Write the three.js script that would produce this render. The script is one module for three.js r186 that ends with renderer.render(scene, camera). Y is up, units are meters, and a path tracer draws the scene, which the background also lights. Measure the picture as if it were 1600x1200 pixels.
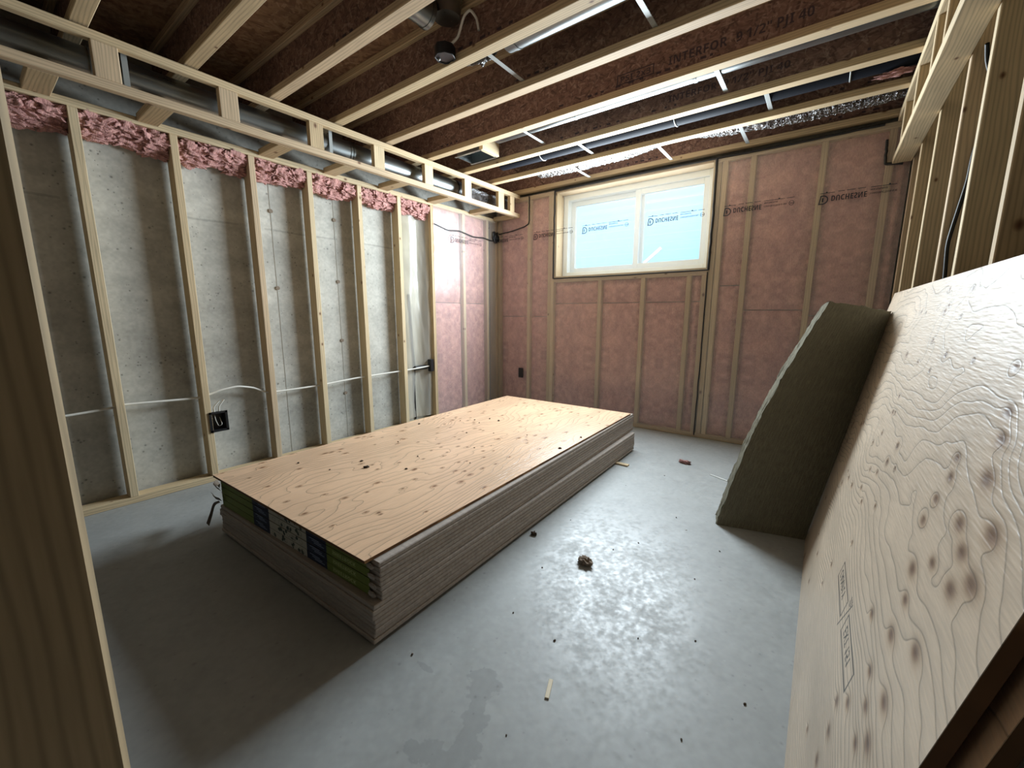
import * as THREE from 'three';
import { RectAreaLightUniformsLib } from 'three/addons/lights/RectAreaLightUniformsLib.js';
import { mergeGeometries, mergeVertices } from 'three/addons/utils/BufferGeometryUtils.js';
import { ImprovedNoise } from 'three/addons/math/ImprovedNoise.js';

// ---------------------------------------------------------------- camera, sky, daylight, exposure
const scene = new THREE.Scene();
const camera = new THREE.PerspectiveCamera(2 * Math.atan(600 / 643.2) * 180 / Math.PI, 4 / 3, 0.02, 60);
{
  const pitch = 9.726 * Math.PI / 180, yaw = 36.908 * Math.PI / 180, roll = 0.117 * Math.PI / 180;
  const fw = new THREE.Vector3(-Math.sin(yaw) * Math.cos(pitch), -Math.sin(pitch), -Math.cos(yaw) * Math.cos(pitch));
  const rt = new THREE.Vector3(Math.cos(yaw), 0, -Math.sin(yaw)), up = new THREE.Vector3().crossVectors(rt, fw);
  camera.position.set(2.9258, 1.0316, 3.6297);
  camera.up.copy(up.multiplyScalar(Math.cos(roll)).addScaledVector(rt, -Math.sin(roll)));
  camera.lookAt(camera.position.clone().add(fw));
}
scene.background = new THREE.Color().setRGB(2.5, 3.15, 3.6);
RectAreaLightUniformsLib.init();
const daylight = new THREE.RectAreaLight(new THREE.Color().setRGB(0.86, 0.98, 1.06), 47, 1.26, 0.68);
daylight.name = 'window_daylight';
daylight.position.set(1.44, 1.77, 0.03);
daylight.lookAt(1.44, 1.77, 10);
scene.add(daylight);
const revealLight = new THREE.RectAreaLight(new THREE.Color().setRGB(0.86, 0.98, 1.06), 5.5, 1.2, 0.62); // the same daylight where it comes through the glass
revealLight.name = 'window_daylight_at_glass'; revealLight.position.set(1.44, 1.77, -0.128); revealLight.lookAt(1.44, 1.77, 10); scene.add(revealLight);
const renderer = new THREE.WebGLRenderer({ antialias: true });
renderer.toneMapping = THREE.LinearToneMapping;
renderer.toneMappingExposure = 1.06;
renderer.shadowMap.enabled = true;

// ---------------------------------------------------------------- helpers
function rng(seed) { let a = seed >>> 0; return () => { a = (a + 0x6D2B79F5) | 0; let t = Math.imul(a ^ (a >>> 15), 1 | a); t = (t + Math.imul(t ^ (t >>> 7), 61 | t)) ^ t; return ((t ^ (t >>> 14)) >>> 0) / 4294967296; }; }
const lat = (() => { const r = rng(7), a = new Float32Array(65536); for (let i = 0; i < 65536; i++) a[i] = r(); return a; })();
function vn(x, y) { // value noise, 0..1
  const xi = Math.floor(x), yi = Math.floor(y); let fx = x - xi, fy = y - yi; fx = fx * fx * (3 - 2 * fx); fy = fy * fy * (3 - 2 * fy);
  const h = (i, j) => lat[((i & 255) + ((j & 255) << 8)) & 65535];
  const a = h(xi, yi), b = h(xi + 1, yi), c = h(xi, yi + 1), d = h(xi + 1, yi + 1);
  return a + (b - a) * fx + (c - a) * fy + (a - b - c + d) * fx * fy;
}
function fbm(x, y, o = 4) { let s = 0, w = 0.5, t = 0; for (let k = 0; k < o; k++) { s += w * vn(x + k * 17.3, y + k * 31.7); t += w; w *= 0.5; x *= 2.03; y *= 2.03; } return s / t; }
const clamp = (v, a = 0, b = 1) => Math.min(b, Math.max(a, v));
const sstep = (a, b, v) => { const t = clamp((v - a) / (b - a)); return t * t * (3 - 2 * t); };
const imp = new ImprovedNoise();
const n3 = (x, y, z) => imp.noise(x, y, z);
const f3 = (x, y, z) => n3(x, y, z) + 0.5 * n3(x * 2.1 + 5, y * 2.1, z * 2.1) + 0.25 * n3(x * 4.3, y * 4.3 + 9, z * 4.3);

function dataTex(w, h, fn, srgb) { // fn(x, y, out) fills out[0..2] in 0..255
  const d = new Uint8Array(w * h * 4), o = [0, 0, 0];
  for (let y = 0, k = 0; y < h; y++) for (let x = 0; x < w; x++, k += 4) { fn(x, y, o); d[k] = clamp(o[0], 0, 255); d[k + 1] = clamp(o[1], 0, 255); d[k + 2] = clamp(o[2], 0, 255); d[k + 3] = 255; }
  const t = new THREE.DataTexture(d, w, h); t.magFilter = THREE.LinearFilter; t.minFilter = THREE.LinearMipmapLinearFilter; t.generateMipmaps = true;
  t.wrapS = t.wrapT = THREE.MirroredRepeatWrapping; if (srgb) t.colorSpace = THREE.SRGBColorSpace; t.needsUpdate = true; return t;
}
function canvasTex(w, h, draw, srgb = true) {
  const c = document.createElement('canvas'); c.width = w; c.height = h; draw(c.getContext('2d'), w, h);
  const t = new THREE.CanvasTexture(c); t.wrapS = t.wrapT = THREE.RepeatWrapping; if (srgb) t.colorSpace = THREE.SRGBColorSpace; return t;
}
const std = (o) => new THREE.MeshStandardMaterial(o);
const phys = (o) => new THREE.MeshPhysicalMaterial(o);
const taken = {};
function numbered(n) { if (!(n in taken)) { taken[n] = 0; return n; } taken[n]++; return n + '_' + String(taken[n]).padStart(3, '0'); }
function tag(o, label, category, group) { o.userData.label = label; o.userData.category = category; if (group) o.userData.group = group; return o; }
function thing(name, label, category, pos = [0, 0, 0], group) { const g = new THREE.Group(); g.name = numbered(name); g.position.set(...pos); scene.add(g); return tag(g, label, category, group); }
function struct(name, label, category) { const g = new THREE.Group(); g.name = name; g.userData.kind = 'structure'; scene.add(g); return tag(g, label, category); }
function mesh(name, geo, mat, parent, pos) { const m = new THREE.Mesh(geo, mat); m.name = parent === scene ? numbered(name) : name; m.castShadow = m.receiveShadow = true; if (pos) m.position.set(...pos); parent.add(m); return m; }

// a box with chamfered edges; uv in metres, v along its longest side
function chamferBox(w, h, d, k = 0.002, ou = 0, ov = 0) {
  const e = [w / 2, h / 2, d / 2], P = (s, ax) => [0, 1, 2].map((i) => s[i] * (i === ax ? e[i] : e[i] - k));
  const long = e.indexOf(Math.max(...e)), pos = [], uv = [], nor = [];
  function poly(pts) {
    const a = new THREE.Vector3(...pts[0]), b = new THREE.Vector3(...pts[1]), c = new THREE.Vector3(...pts[2]);
    const n = b.clone().sub(a).cross(c.clone().sub(a)).normalize(), mid = pts.reduce((s, p) => s.add(new THREE.Vector3(...p)), new THREE.Vector3());
    if (n.dot(mid) < 0) { pts.reverse(); n.negate(); }
    const an = [Math.abs(n.x), Math.abs(n.y), Math.abs(n.z)], dom = an.indexOf(Math.max(...an));
    let V = long, U = [0, 1, 2].find((i) => i !== long && i !== dom); if (dom === long) { [U, V] = [0, 1, 2].filter((i) => i !== dom); }
    for (let i = 1; i + 1 < pts.length; i++) for (const q of [pts[0], pts[i], pts[i + 1]]) { pos.push(...q); nor.push(n.x, n.y, n.z); uv.push(q[U] + dom * 0.13 + ou, q[V] + ov); }
  }
  for (let ax = 0; ax < 3; ax++) {
    const [i, j] = [0, 1, 2].filter((q) => q !== ax);
    for (const s of [-1, 1]) poly([[-1, -1], [1, -1], [1, 1], [-1, 1]].map(([a, b]) => { const g = []; g[ax] = s; g[i] = a; g[j] = b; return P(g, ax); }));
    for (const a of [-1, 1]) for (const b of [-1, 1]) poly([[-1, i], [1, i], [1, j], [-1, j]].map(([s, on]) => { const g = []; g[ax] = s; g[i] = a; g[j] = b; return P(g, on); }));
  }
  for (const a of [-1, 1]) for (const b of [-1, 1]) for (const c of [-1, 1]) poly([P([a, b, c], 0), P([a, b, c], 1), P([a, b, c], 2)]);
  const g = new THREE.BufferGeometry();
  g.setAttribute('position', new THREE.Float32BufferAttribute(pos, 3)); g.setAttribute('normal', new THREE.Float32BufferAttribute(nor, 3)); g.setAttribute('uv', new THREE.Float32BufferAttribute(uv, 2));
  return g;
}
const R0 = rng(101);
// a box between two corners, standing where it stands
function slab(name, lo, hi, mat, parent, k = 0.002) {
  const s = [0, 1, 2].map((i) => hi[i] - lo[i]), c = [0, 1, 2].map((i) => (hi[i] + lo[i]) / 2), o = parent.isScene ? [0, 0, 0] : parent.position.toArray();
  return mesh(name, chamferBox(...s, k, R0() * 3, R0() * 5), mat, parent, c.map((v, i) => v - o[i]));
}
const board = (name, lo, hi, parent, k = 0.0025) => slab(name, lo, hi, M.lumber[Math.floor(R0() * 4)], parent, k);
function tube(pts, r, seg = 40, rad = 10, closed = false) { return new THREE.TubeGeometry(new THREE.CatmullRomCurve3(pts.map((p) => new THREE.Vector3(...p)), false, 'catmullrom', 0.3), seg, r, rad, closed); }
function grid(nu, nv, fn) { // surface from fn(u, v) -> [x, y, z, s, t]
  const pos = [], uv = [], idx = [];
  for (let j = 0; j <= nv; j++) for (let i = 0; i <= nu; i++) { const p = fn(i / nu, j / nv); pos.push(p[0], p[1], p[2]); uv.push(p[3] ?? i / nu, p[4] ?? j / nv); }
  for (let j = 0; j < nv; j++) for (let i = 0; i < nu; i++) { const a = j * (nu + 1) + i, b = a + 1, c = a + nu + 1, d = c + 1; idx.push(a, b, d, a, d, c); }
  const g = new THREE.BufferGeometry(); g.setAttribute('position', new THREE.Float32BufferAttribute(pos, 3)); g.setAttribute('uv', new THREE.Float32BufferAttribute(uv, 2)); g.setIndex(idx); g.computeVertexNormals(); return g;
}
function lump(rx, ry, rz, seed, amp = 0.35, freq = 1.6, det = 6, boxy = 1, fuzz = 0) {
  let g = new THREE.IcosahedronGeometry(1, det); g.deleteAttribute('normal'); g.deleteAttribute('uv'); g = mergeVertices(g, 1e-5);
  const p = g.attributes.position, uv = [];
  for (let i = 0; i < p.count; i++) {
    let x = p.getX(i), y = p.getY(i), z = p.getZ(i); const q = (v) => Math.sign(v) * Math.pow(Math.abs(v), boxy);
    const n = 1 + amp * f3(x * freq + seed * 3.1, y * freq + seed, z * freq - seed * 1.7) + fuzz * f3(x * 7 + seed, y * 7, z * 9); x = q(x); y = q(y); z = q(z);
    p.setXYZ(i, x * rx * n, y * ry * n, z * rz * n); uv.push((x + z * 0.5) * rx * 4, y * ry * 4 + z);
  }
  g.setAttribute('uv', new THREE.Float32BufferAttribute(uv, 2)); g.computeVertexNormals(); return g;
}

// ---------------------------------------------------------------- materials
const M = {};
function scaled(t, su, sv) { const c = t.clone(); c.repeat.set(1 / su, 1 / sv); c.needsUpdate = true; return c; }
{ // sawn spruce: grain along v; one texture is 0.32 m x 2.56 m
  M.lumber = [];
  for (let k = 0; k < 4; k++) {
    const r = rng(40 + k), knots = []; for (let i = 0; i < 9; i++) knots.push([r() * 256, r() * 2048, 3 + r() * 4]);
    const tone = [[203, 180, 143], [209, 188, 152], [195, 171, 134], [201, 177, 145]][k];
    const map = dataTex(256, 2048, (x, y, o) => {
      const wob = fbm(x * 0.02 + k * 9, y * 0.0025, 3) * 26; let ring = 0.5 + 0.5 * Math.sin((x + wob) * 0.62 + k); ring = Math.pow(ring, 3);
      let v = 1 - 0.13 * ring + 0.10 * (fbm(x * 0.5, y * 0.02 + k * 30, 3) - 0.5) + 0.1 * (fbm(x * 0.03 + 50, y * 0.006 + k * 3, 3) - 0.5), kn = 0;
      for (const q of knots) { const dx = (x - q[0]) / q[2], dy = (y - q[1]) / (q[2] * 1.5), dd = dx * dx + dy * dy; if (dd < 9) { kn = Math.max(kn, Math.exp(-dd * 0.9)); v += 0.06 * Math.sin(Math.sqrt(dd) * 5) * Math.exp(-dd * 0.4); } }
      o[0] = tone[0] * v * (1 - 0.5 * kn); o[1] = tone[1] * v * (1 - 0.62 * kn); o[2] = tone[2] * v * (1 - 0.68 * kn);
    }, true);
    M.lumber.push(std({ map: scaled(map, 0.32, 2.56), roughness: 0.78 }));
  }
}
{ // floor slab: 4.2 m square of trowelled concrete with scuffs, splashes and boot marks
  const N = 2048, S = 4.2, blobs = [[2.255, 2.86, .055, .035], [2.27, 2.895, .035, .04], [2.29, 2.945, .022, .05], [2.325, 3.0, .024, .055], [2.345, 3.05, .035, .05], [2.29, 3.09, .05, .03], [2.25, 3.11, .045, .02], [2.09, 2.935, .035, .008]];
  const r = rng(5), specks = new Float32Array(N * N);
  for (let i = 0; i < 2600; i++) { const x = r() * N, y = r() * N, q = 0.6 + r() * r() * 2.2, s = r() < 0.86 ? 1 : -0.7; for (let dy = -4; dy <= 4; dy++) for (let dx = -4; dx <= 4; dx++) { const X = (Math.floor(x) + dx + N) % N, Y = (Math.floor(y) + dy + N) % N, w = Math.exp(-(dx * dx + dy * dy) / (q * q)); specks[Y * N + X] += s * w * 0.35; } }
  const base = (x, y) => { // 0..1 lighter to darker patches
    const wx = x / N * S, wz = y / N * S; let v = 0.5 + 0.55 * (fbm(wx * 1.3, wz * 1.3, 5) - 0.5) + 0.45 * (fbm(wx * 9 + 7, wz * 9, 4) - 0.5) + 0.35 * (fbm(wx * 60, wz * 60 + 3, 2) - 0.5);
    let st = 0; for (const b of blobs) { const dx = (wx - 0.3 - b[0]) / b[2], dz = (wz - 0.3 - b[1]) / b[3]; const dd = dx * dx + dz * dz + 2.2 * (fbm(wx * 55, wz * 55, 4) - 0.5); st = Math.max(st, sstep(1.15, 0.8, dd)); }
    return [v, st];
  };
  const map = dataTex(N, N, (x, y, o) => { const [v, st] = base(x, y); let c = 158 + 30 * (v - 0.5) - 15 * st * (0.7 + 0.6 * (v - 0.3)) - 60 * specks[y * N + x]; o[0] = c * 0.985; o[1] = c; o[2] = c * 0.992; }, true);
  const rough = dataTex(N, N, (x, y, o) => { const wx = x / N * S, wz = y / N * S; const sc = Math.abs(fbm(wx * 7 + 20, wz * 7, 4) - 0.5) * 2, fine = fbm(wx * 70, wz * 70 + 9, 4), st = base(x, y)[1]; const v = 0.42 + 0.14 * sc + 0.34 * (fine - 0.4) + 0.1 * st; o[0] = o[1] = o[2] = 255 * v; });
  M.floor = std({ map, roughnessMap: rough, roughness: 1.0, bumpMap: rough, bumpScale: 0.0006 });
  for (const t of [map, rough]) t.repeat.set(1 / S, 1 / S);
}
{ // poured wall: form marks, air pockets, pale and dark blotches; 2.4 m square
  const N = 1536, S = 2.4, r = rng(6), pits = new Float32Array(N * N);
  for (let i = 0; i < 1500; i++) { const x = r() * N, y = r() * N, q = 0.8 + r() * r() * 3.2; for (let dy = -5; dy <= 5; dy++) for (let dx = -5; dx <= 5; dx++) { const X = (Math.floor(x) + dx + N) % N, Y = (Math.floor(y) + dy + N) % N; pits[Y * N + X] += 0.8 * Math.exp(-(dx * dx + dy * dy) / (q * q)); } }
  const map = dataTex(N, N, (x, y, o) => { const a = x / N * S, b = y / N * S; let v = 176 + 50 * (fbm(a * 2.2, b * 1.0, 4) - 0.5) + 34 * (fbm(a * 14, b * 9, 4) - 0.5) + 22 * (fbm(a * 70, b * 70, 2) - 0.5); v -= 70 * clamp(pits[y * N + x]); if (Math.abs(a - 1.66 - 0.01 * fbm(b * 5, 1)) < 0.006 && vn(b * 6, 3) > 0.45) v -= 20; o[0] = v; o[1] = v * 0.99; o[2] = v * 0.945; }, true);
  const bump = dataTex(N, N, (x, y, o) => { const a = x / N * S, b = y / N * S; const v = 150 + 60 * (fbm(a * 20, b * 20, 4) - 0.5) - 120 * clamp(pits[y * N + x]); o[0] = o[1] = o[2] = v; });
  for (const t of [map, bump]) t.repeat.set(1 / S, 1 / S);
  M.concrete = std({ map, bumpMap: bump, bumpScale: 0.003, roughness: 0.85 });
}
// rotary-cut fir plywood, 2.341 m x 1.1705 m; knots are [along, across, size]
function plywood(seed, tone, knots, dense, stamp, rough = 0.46) {
  const W = 2048, H = 1024, L = 2.341, B = 1.1705, f = new Float32Array(W * H), kn = new Float32Array(W * H), halo = new Float32Array(W * H), mm = L / W;
  for (let y = 0; y < H; y++) for (let x = 0; x < W; x++) { const a = x * mm, b = y * mm; f[y * W + x] = dense(a, b) + 2.1 * fbm(a * 1.25 + seed, b * 3.3 + seed * 2, 3) + 0.10 * fbm(a * 9, b * 26 + seed, 2); }
  for (const [a, b, s] of knots) {
    const cx = a / mm, cy = b / mm, r = (0.0024 + 0.0021 * s) / mm, R = Math.ceil(r * 7);
    for (let y = Math.max(0, Math.floor(cy - R)); y < Math.min(H, cy + R); y++) for (let x = Math.max(0, Math.floor(cx - 2 * R)); x < Math.min(W, cx + 2 * R); x++) {
      const dx = (x - cx) / (r * 1.75), dy = (y - cy) / r, dd = dx * dx + dy * dy; f[y * W + x] += 0.16 * Math.exp(-dd / 5); kn[y * W + x] = Math.max(kn[y * W + x], Math.exp(-dd * 0.8)); halo[y * W + x] += Math.exp(-dd / 3.2);
    }
  }
  const line = new Float32Array(W * H);
  for (let y = 0; y < H; y++) for (let x = 0; x < W; x++) {
    const i = y * W + x, gx = f[y * W + Math.min(W - 1, x + 1)] - f[y * W + Math.max(0, x - 1)], gy = f[Math.min(H - 1, y + 1) * W + x] - f[Math.max(0, y - 1) * W + x], gr = Math.max(0.004, Math.hypot(gx, gy) / 2 * 7);
    const t = f[i] * 7 - Math.floor(f[i] * 7), d0 = Math.min(t, 1 - t) / gr, d1 = (1 - t) / gr; line[i] = 0.75 * Math.exp(-d0 * d0 / 1.6) + 0.34 * Math.exp(-d1 / 8);
  }
  const map = dataTex(W, H, (x, y, o) => {
    const i = y * W + x, a = x * mm, b = y * mm, fine = fbm(a * 22, b * 420, 3) - 0.5, patch = fbm(a * 2.6 + 9, b * 4 + seed, 3) - 0.5;
    let v = 1 - 0.26 * Math.min(1, line[i]) + 0.10 * fine + 0.12 * patch; const h = Math.min(1, halo[i]), q = kn[i] * (0.8 + 0.5 * fine);
    o[0] = tone[0] * v * (1 - 0.12 * h) * (1 - 0.44 * q); o[1] = tone[1] * v * (1 - 0.17 * h) * (1 - 0.52 * q); o[2] = tone[2] * v * (1 - 0.23 * h) * (1 - 0.56 * q);
    if (stamp) { const s = stamp(a, b); o[0] *= 1 - s; o[1] *= 1 - s; o[2] *= 1 - s; }
  }, true);
  const bump = dataTex(W, H, (x, y, o) => { const i = y * W + x, a = x * mm, b = y * mm; const v = 150 + 36 * (fbm(a * 25, b * 300, 3) - 0.5) - 22 * line[i] + 40 * Math.min(1, halo[i]) - 70 * kn[i] + 70 * (fbm(a * 5, b * 14 + seed, 3) - 0.5); o[0] = o[1] = o[2] = v; });
  map.wrapS = map.wrapT = bump.wrapS = bump.wrapT = THREE.ClampToEdgeWrapping;
  return phys({ map, bumpMap: bump, bumpScale: 0.006, roughness: rough, specularIntensity: 0.8 });
}
{
  const r = rng(21), k1 = []; for (let i = 0; i < 150; i++) k1.push([r() * 2.34, r() * 1.17, 0.2 + r() * r() * 2.6]);
  M.plyStack = plywood(3.3, [224, 187, 153], k1, (a, b) => 3.4 * b + 0.5 * Math.sin(b * 5), null, 0.38);
  // leaning sheet: along = z - 0.686, across = height up the slope
  const seen = [[2.746, .918, 3], [2.773, .882, 3], [2.796, .827, 4], [2.891, .781, 4], [2.791, .75, 3], [2.843, .728, 3], [2.651, .815, 2], [2.667, .784, 2], [2.656, .736, 2], [2.775, .67, 2], [2.716, .623, 3], [2.65, .69, 2], [2.15, .613, 1], [2.204, .664, 2], [2.229, .718, 2], [2.87, .681, 3], [2.911, .716, 4], [2.754, .583, 2], [2.774, .524, 3], [2.877, .574, 3], [2.647, .475, 2], [2.772, .441, 2], [2.826, .413, 2], [2.873, .471, 3], [2.756, .348, 2], [2.707, .301, 2], [2.895, .407, 3], [2.861, .367, 2], [2.743, .259, 2], [2.637, .142, 1], [2.762, .202, 2], [2.26, .963, 2], [2.061, .987, 1], [2.052, 1.082, 1], [2.214, 1.12, 2], [2.686, .979, 2], [2.476, .97, 1], [2.183, .916, 1]];
  const k2 = seen.map(([z, s, q]) => [z - 0.686, s, q]); for (let i = 0; i < 46; i++) k2.push([r() * 1.7, r() * 1.17, 0.3 + r() * 1.5]);
  // the grade stamp: boxed words, read off its own small bitmap
  const c = document.createElement('canvas'); c.width = 560; c.height = 120; const g = c.getContext('2d'); g.fillStyle = '#fff'; g.fillRect(0, 0, 560, 120); g.strokeStyle = g.fillStyle = '#000'; g.lineWidth = 5;
  g.strokeRect(6, 30, 230, 54); g.strokeRect(300, 30, 230, 54); g.font = 'bold 40px sans-serif'; g.fillText('CANPLY', 24, 72); g.fillText('EXT 151', 326, 72); g.font = 'italic bold 30px serif'; g.fillText('fir', 248, 112); g.beginPath(); g.moveTo(244, 6); g.lineTo(292, 110); g.stroke();
  const px = g.getImageData(0, 0, 560, 120).data;
  M.plyLean = plywood(8.7, [203, 184, 161], k2, (a, b) => 9 * Math.pow(1 - b / 1.17, 3), (a, b) => { const u = Math.floor((a + 0.686 - 2.27) / 0.47 * 560), v = Math.floor((b - 0.31) / 0.1 * 120); return u >= 0 && u < 560 && v >= 0 && v < 120 ? (1 - px[((v) * 560 + u) * 4] / 255) * 0.7 : 0; });
  M.plyEdge = std({ map: dataTex(64, 64, (x, y, o) => { const b = Math.floor(y / 64 * 7) % 2, v = 0.9 + 0.2 * fbm(x * 0.3, y * 0.6, 2); o[0] = (b ? 150 : 108) * v; o[1] = (b ? 112 : 76) * v; o[2] = (b ? 74 : 48) * v; }, true), roughness: 0.85 });
}
{ // strand board
  const strands = (g, w, h, n, seed, cols, lo, hi) => { const r = rng(seed); g.fillStyle = cols[0]; g.fillRect(0, 0, w, h); for (let i = 0; i < n; i++) { const x = r() * w, y = r() * h, a = r() * Math.PI, l = lo + r() * (hi - lo), t = l * (0.12 + 0.2 * r()); g.fillStyle = cols[Math.floor(r() * cols.length)]; g.globalAlpha = 0.35 + 0.5 * r(); for (const [ox, oy] of [[0, 0], [w, 0], [-w, 0]]) { g.save(); g.translate(x + ox, y + oy); g.rotate(a); g.beginPath(); g.moveTo(-l / 2, -t / 2); g.lineTo(l / 2, -t * 0.35); g.lineTo(l * 0.45, t / 2); g.lineTo(-l * 0.48, t * 0.4); g.closePath(); g.fill(); g.restore(); } } g.globalAlpha = 1; };
  const cols = ['#836557', '#715549', '#957668', '#604a40', '#a48a7c', '#7b5c50', '#574038'];
  M.web = [0, 1, 2].map((v) => std({ map: canvasTex(2048, 128, (g, w, h) => {
    strands(g, w, h, 5200, 70 + v, cols, 10, 34); g.fillStyle = '#2b2430';
    const put = (s, x, y, f, m) => { g.font = f; g.fillText(s, x, y, m); };
    if (v === 0) { g.globalAlpha = 0.72; put('INTERFOR', 1452, 92, 'bold 42px sans-serif', 168); put('9 1/2" PJI 40', 1642, 92, 'bold 42px sans-serif', 185); g.lineWidth = 4; g.strokeStyle = '#2b2430'; g.strokeRect(1284, 66, 122, 36); put('PSI 2x3', 1292, 96, 'bold 32px sans-serif', 106); }
    if (v === 1) { g.globalAlpha = 0.6; put('INTERFOR  9 1/2" PJI 40', 1380, 88, 'bold 40px sans-serif', 380); }
    g.globalAlpha = 0.7; const r = rng(80 + v); for (let x = 300 + 200 * v; x < 2000; x += 8 + r() * 26) { const l = 6 + r() * 14; if (r() < 0.6 && Math.sin(x * 0.006 + v) > -0.1) g.fillRect(x, h - 27, l, 9); x += l; }
    g.globalAlpha = 1;
  }), roughness: 0.8 }));
  M.subfloor = std({ map: canvasTex(1024, 1024, (g, w, h) => strands(g, w, h, 6500, 77, ['#8a6a50', '#7b5b43', '#9a795c', '#6d4e3a', '#a5876b'], 26, 90)), roughness: 0.85 });
  M.subfloor.map.repeat.set(1 / 1.22, 1 / 1.22);
}
{ // pink glass wool
  const map = dataTex(512, 512, (x, y, o) => { const a = fbm(x * 0.03, y * 0.03, 4), b = fbm(x * 0.35, y * 0.12, 3), v = 0.88 + 0.34 * (a - 0.3) + 0.24 * (b - 0.5); o[0] = 208 * v; o[1] = 153 * v * (0.96 + 0.1 * a); o[2] = 148 * v; }, true);
  map.repeat.set(1 / 0.6, 1 / 0.6); M.pink = std({ map, bumpMap: map, bumpScale: 0.008, roughness: 0.95 });
}
M.poly = phys({ color: 0xf6f4f2, transmission: 0.84, thickness: 0, roughness: 0.27, ior: 1.5, side: THREE.DoubleSide });
M.polyWindow = phys({ color: 0xf8f8f6, transmission: 0.95, thickness: 0, roughness: 0.17, ior: 1.45, side: THREE.DoubleSide });
M.polyHazy = phys({ color: 0xf2efe6, transmission: 0.74, thickness: 0, roughness: 0.3, ior: 1.5, side: THREE.DoubleSide });
M.glass = phys({ color: 0xffffff, transmission: 1, thickness: 0, roughness: 0, ior: 1.5 });
M.vinyl = std({ color: 0xf1f6f7, roughness: 0.45 });
M.sealant = std({ color: 0x17181a, roughness: 0.45 });
M.black = std({ color: 0x16181c, roughness: 0.4 });
M.blackPipe = phys({ color: 0x12151d, roughness: 0.8, specularIntensity: 0.25 });
M.cable = std({ color: 0xdcd9d0, roughness: 0.5 });
M.cableBlack = std({ color: 0x1c1b1a, roughness: 0.5 });
M.galv = std({ color: 0x868a8a, metalness: 1, roughness: 0.42, roughnessMap: dataTex(128, 128, (x, y, o) => { o[0] = o[1] = o[2] = 150 + 100 * fbm(x * 0.12, y * 0.12, 3); }) });
M.strap = std({ color: 0x9fa2a0, metalness: 0.6, roughness: 0.6 });
{ const crinkle = dataTex(512, 512, (x, y, o) => { const a = fbm(x * 0.05, y * 0.09, 4), b = Math.abs(fbm(x * 0.12 + 9, y * 0.03, 3) - 0.5) * 2; o[0] = o[1] = o[2] = 255 * clamp(0.6 * a + 0.5 * b); }); crinkle.repeat.set(3, 2); M.foil = std({ color: 0x8c8a8a, metalness: 1, roughness: 0.26, bumpMap: crinkle, bumpScale: 0.05 }); }
{ const paper = dataTex(256, 256, (x, y, o) => { const v = 0.86 + 0.18 * fbm(x * 0.03, y * 0.2, 3) + 0.08 * fbm(x * 0.5, y * 0.5, 2) - 0.06; o[0] = 180 * v; o[1] = 168 * v; o[2] = 158 * v; }, true); paper.repeat.set(2, 2); M.drywall = std({ map: paper, roughness: 0.9 }); }
{ // printed end tapes: green band, dark blue panels, pale panel with small drawings
  M.tape = [0, 1, 2, 3].map((k) => std({ map: canvasTex(1024, 32, (g, w, h) => {
    const x = (m) => (m - 0.77) / 1.1 * w; g.fillStyle = '#6d7a34'; g.fillRect(0, 0, w, h);
    g.fillStyle = '#1c2740'; g.fillRect(x(1.08), 0, x(1.22) - x(1.08), h); g.fillRect(x(1.5), 0, x(1.63) - x(1.5), h);
    g.fillStyle = '#b9b3a4'; g.fillRect(x(1.22), 0, x(1.5) - x(1.22), h); const r = rng(31 + k);
    g.fillStyle = '#39443c'; for (let i = 0; i < 9; i++) { g.beginPath(); g.ellipse(x(1.25 + r() * 0.22), 6 + r() * 20, 6 + r() * 5, 4 + r() * 4, r() * 3, 0, 7); g.fill(); }
    g.strokeStyle = '#7d776a'; g.lineWidth = 1.5; for (let i = 0; i < 6; i++) { g.beginPath(); g.ellipse(x(1.24 + r() * 0.24), 16, 10, 9, 0, 0, 7); g.stroke(); }
    g.fillStyle = '#7f8aa0'; for (const a of [1.1, 1.52]) for (let i = 0; i < 3; i++) g.fillRect(x(a) + i * 14, 4 + i * 7, 60, 3.5);
    g.fillStyle = '#aab27c'; g.save(); g.translate(0, h); g.scale(1, -1); g.font = 'bold 22px sans-serif'; g.fillText('SHEETROCK', x(1.665), 24); g.restore();
  }), roughness: 0.75 }));
}
{ const wool = dataTex(256, 256, (x, y, o) => { const v = 0.7 + 0.4 * fbm(x * 0.25, y * 0.06, 3) + 0.25 * (fbm(x * 0.6, y * 0.6, 2) - 0.5); o[0] = 122 * v; o[1] = 117 * v; o[2] = 98 * v; }, true); wool.repeat.set(3, 3); M.wool = std({ map: wool, bumpMap: wool, bumpScale: 0.012, roughness: 1 }); }
M.dirt = std({ color: 0x86786a, roughness: 1 }); M.dirtDark = std({ color: 0x463a2e, roughness: 1 }); M.chip = std({ color: 0xe2d6bd, roughness: 0.8 }); M.whitePlastic = std({ color: 0xeeeeea, roughness: 0.5 });
M.siding = std({ color: 0xa9cbe6, roughness: 0.8 }); M.ground = std({ color: 0x8a8378, roughness: 1 });

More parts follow.
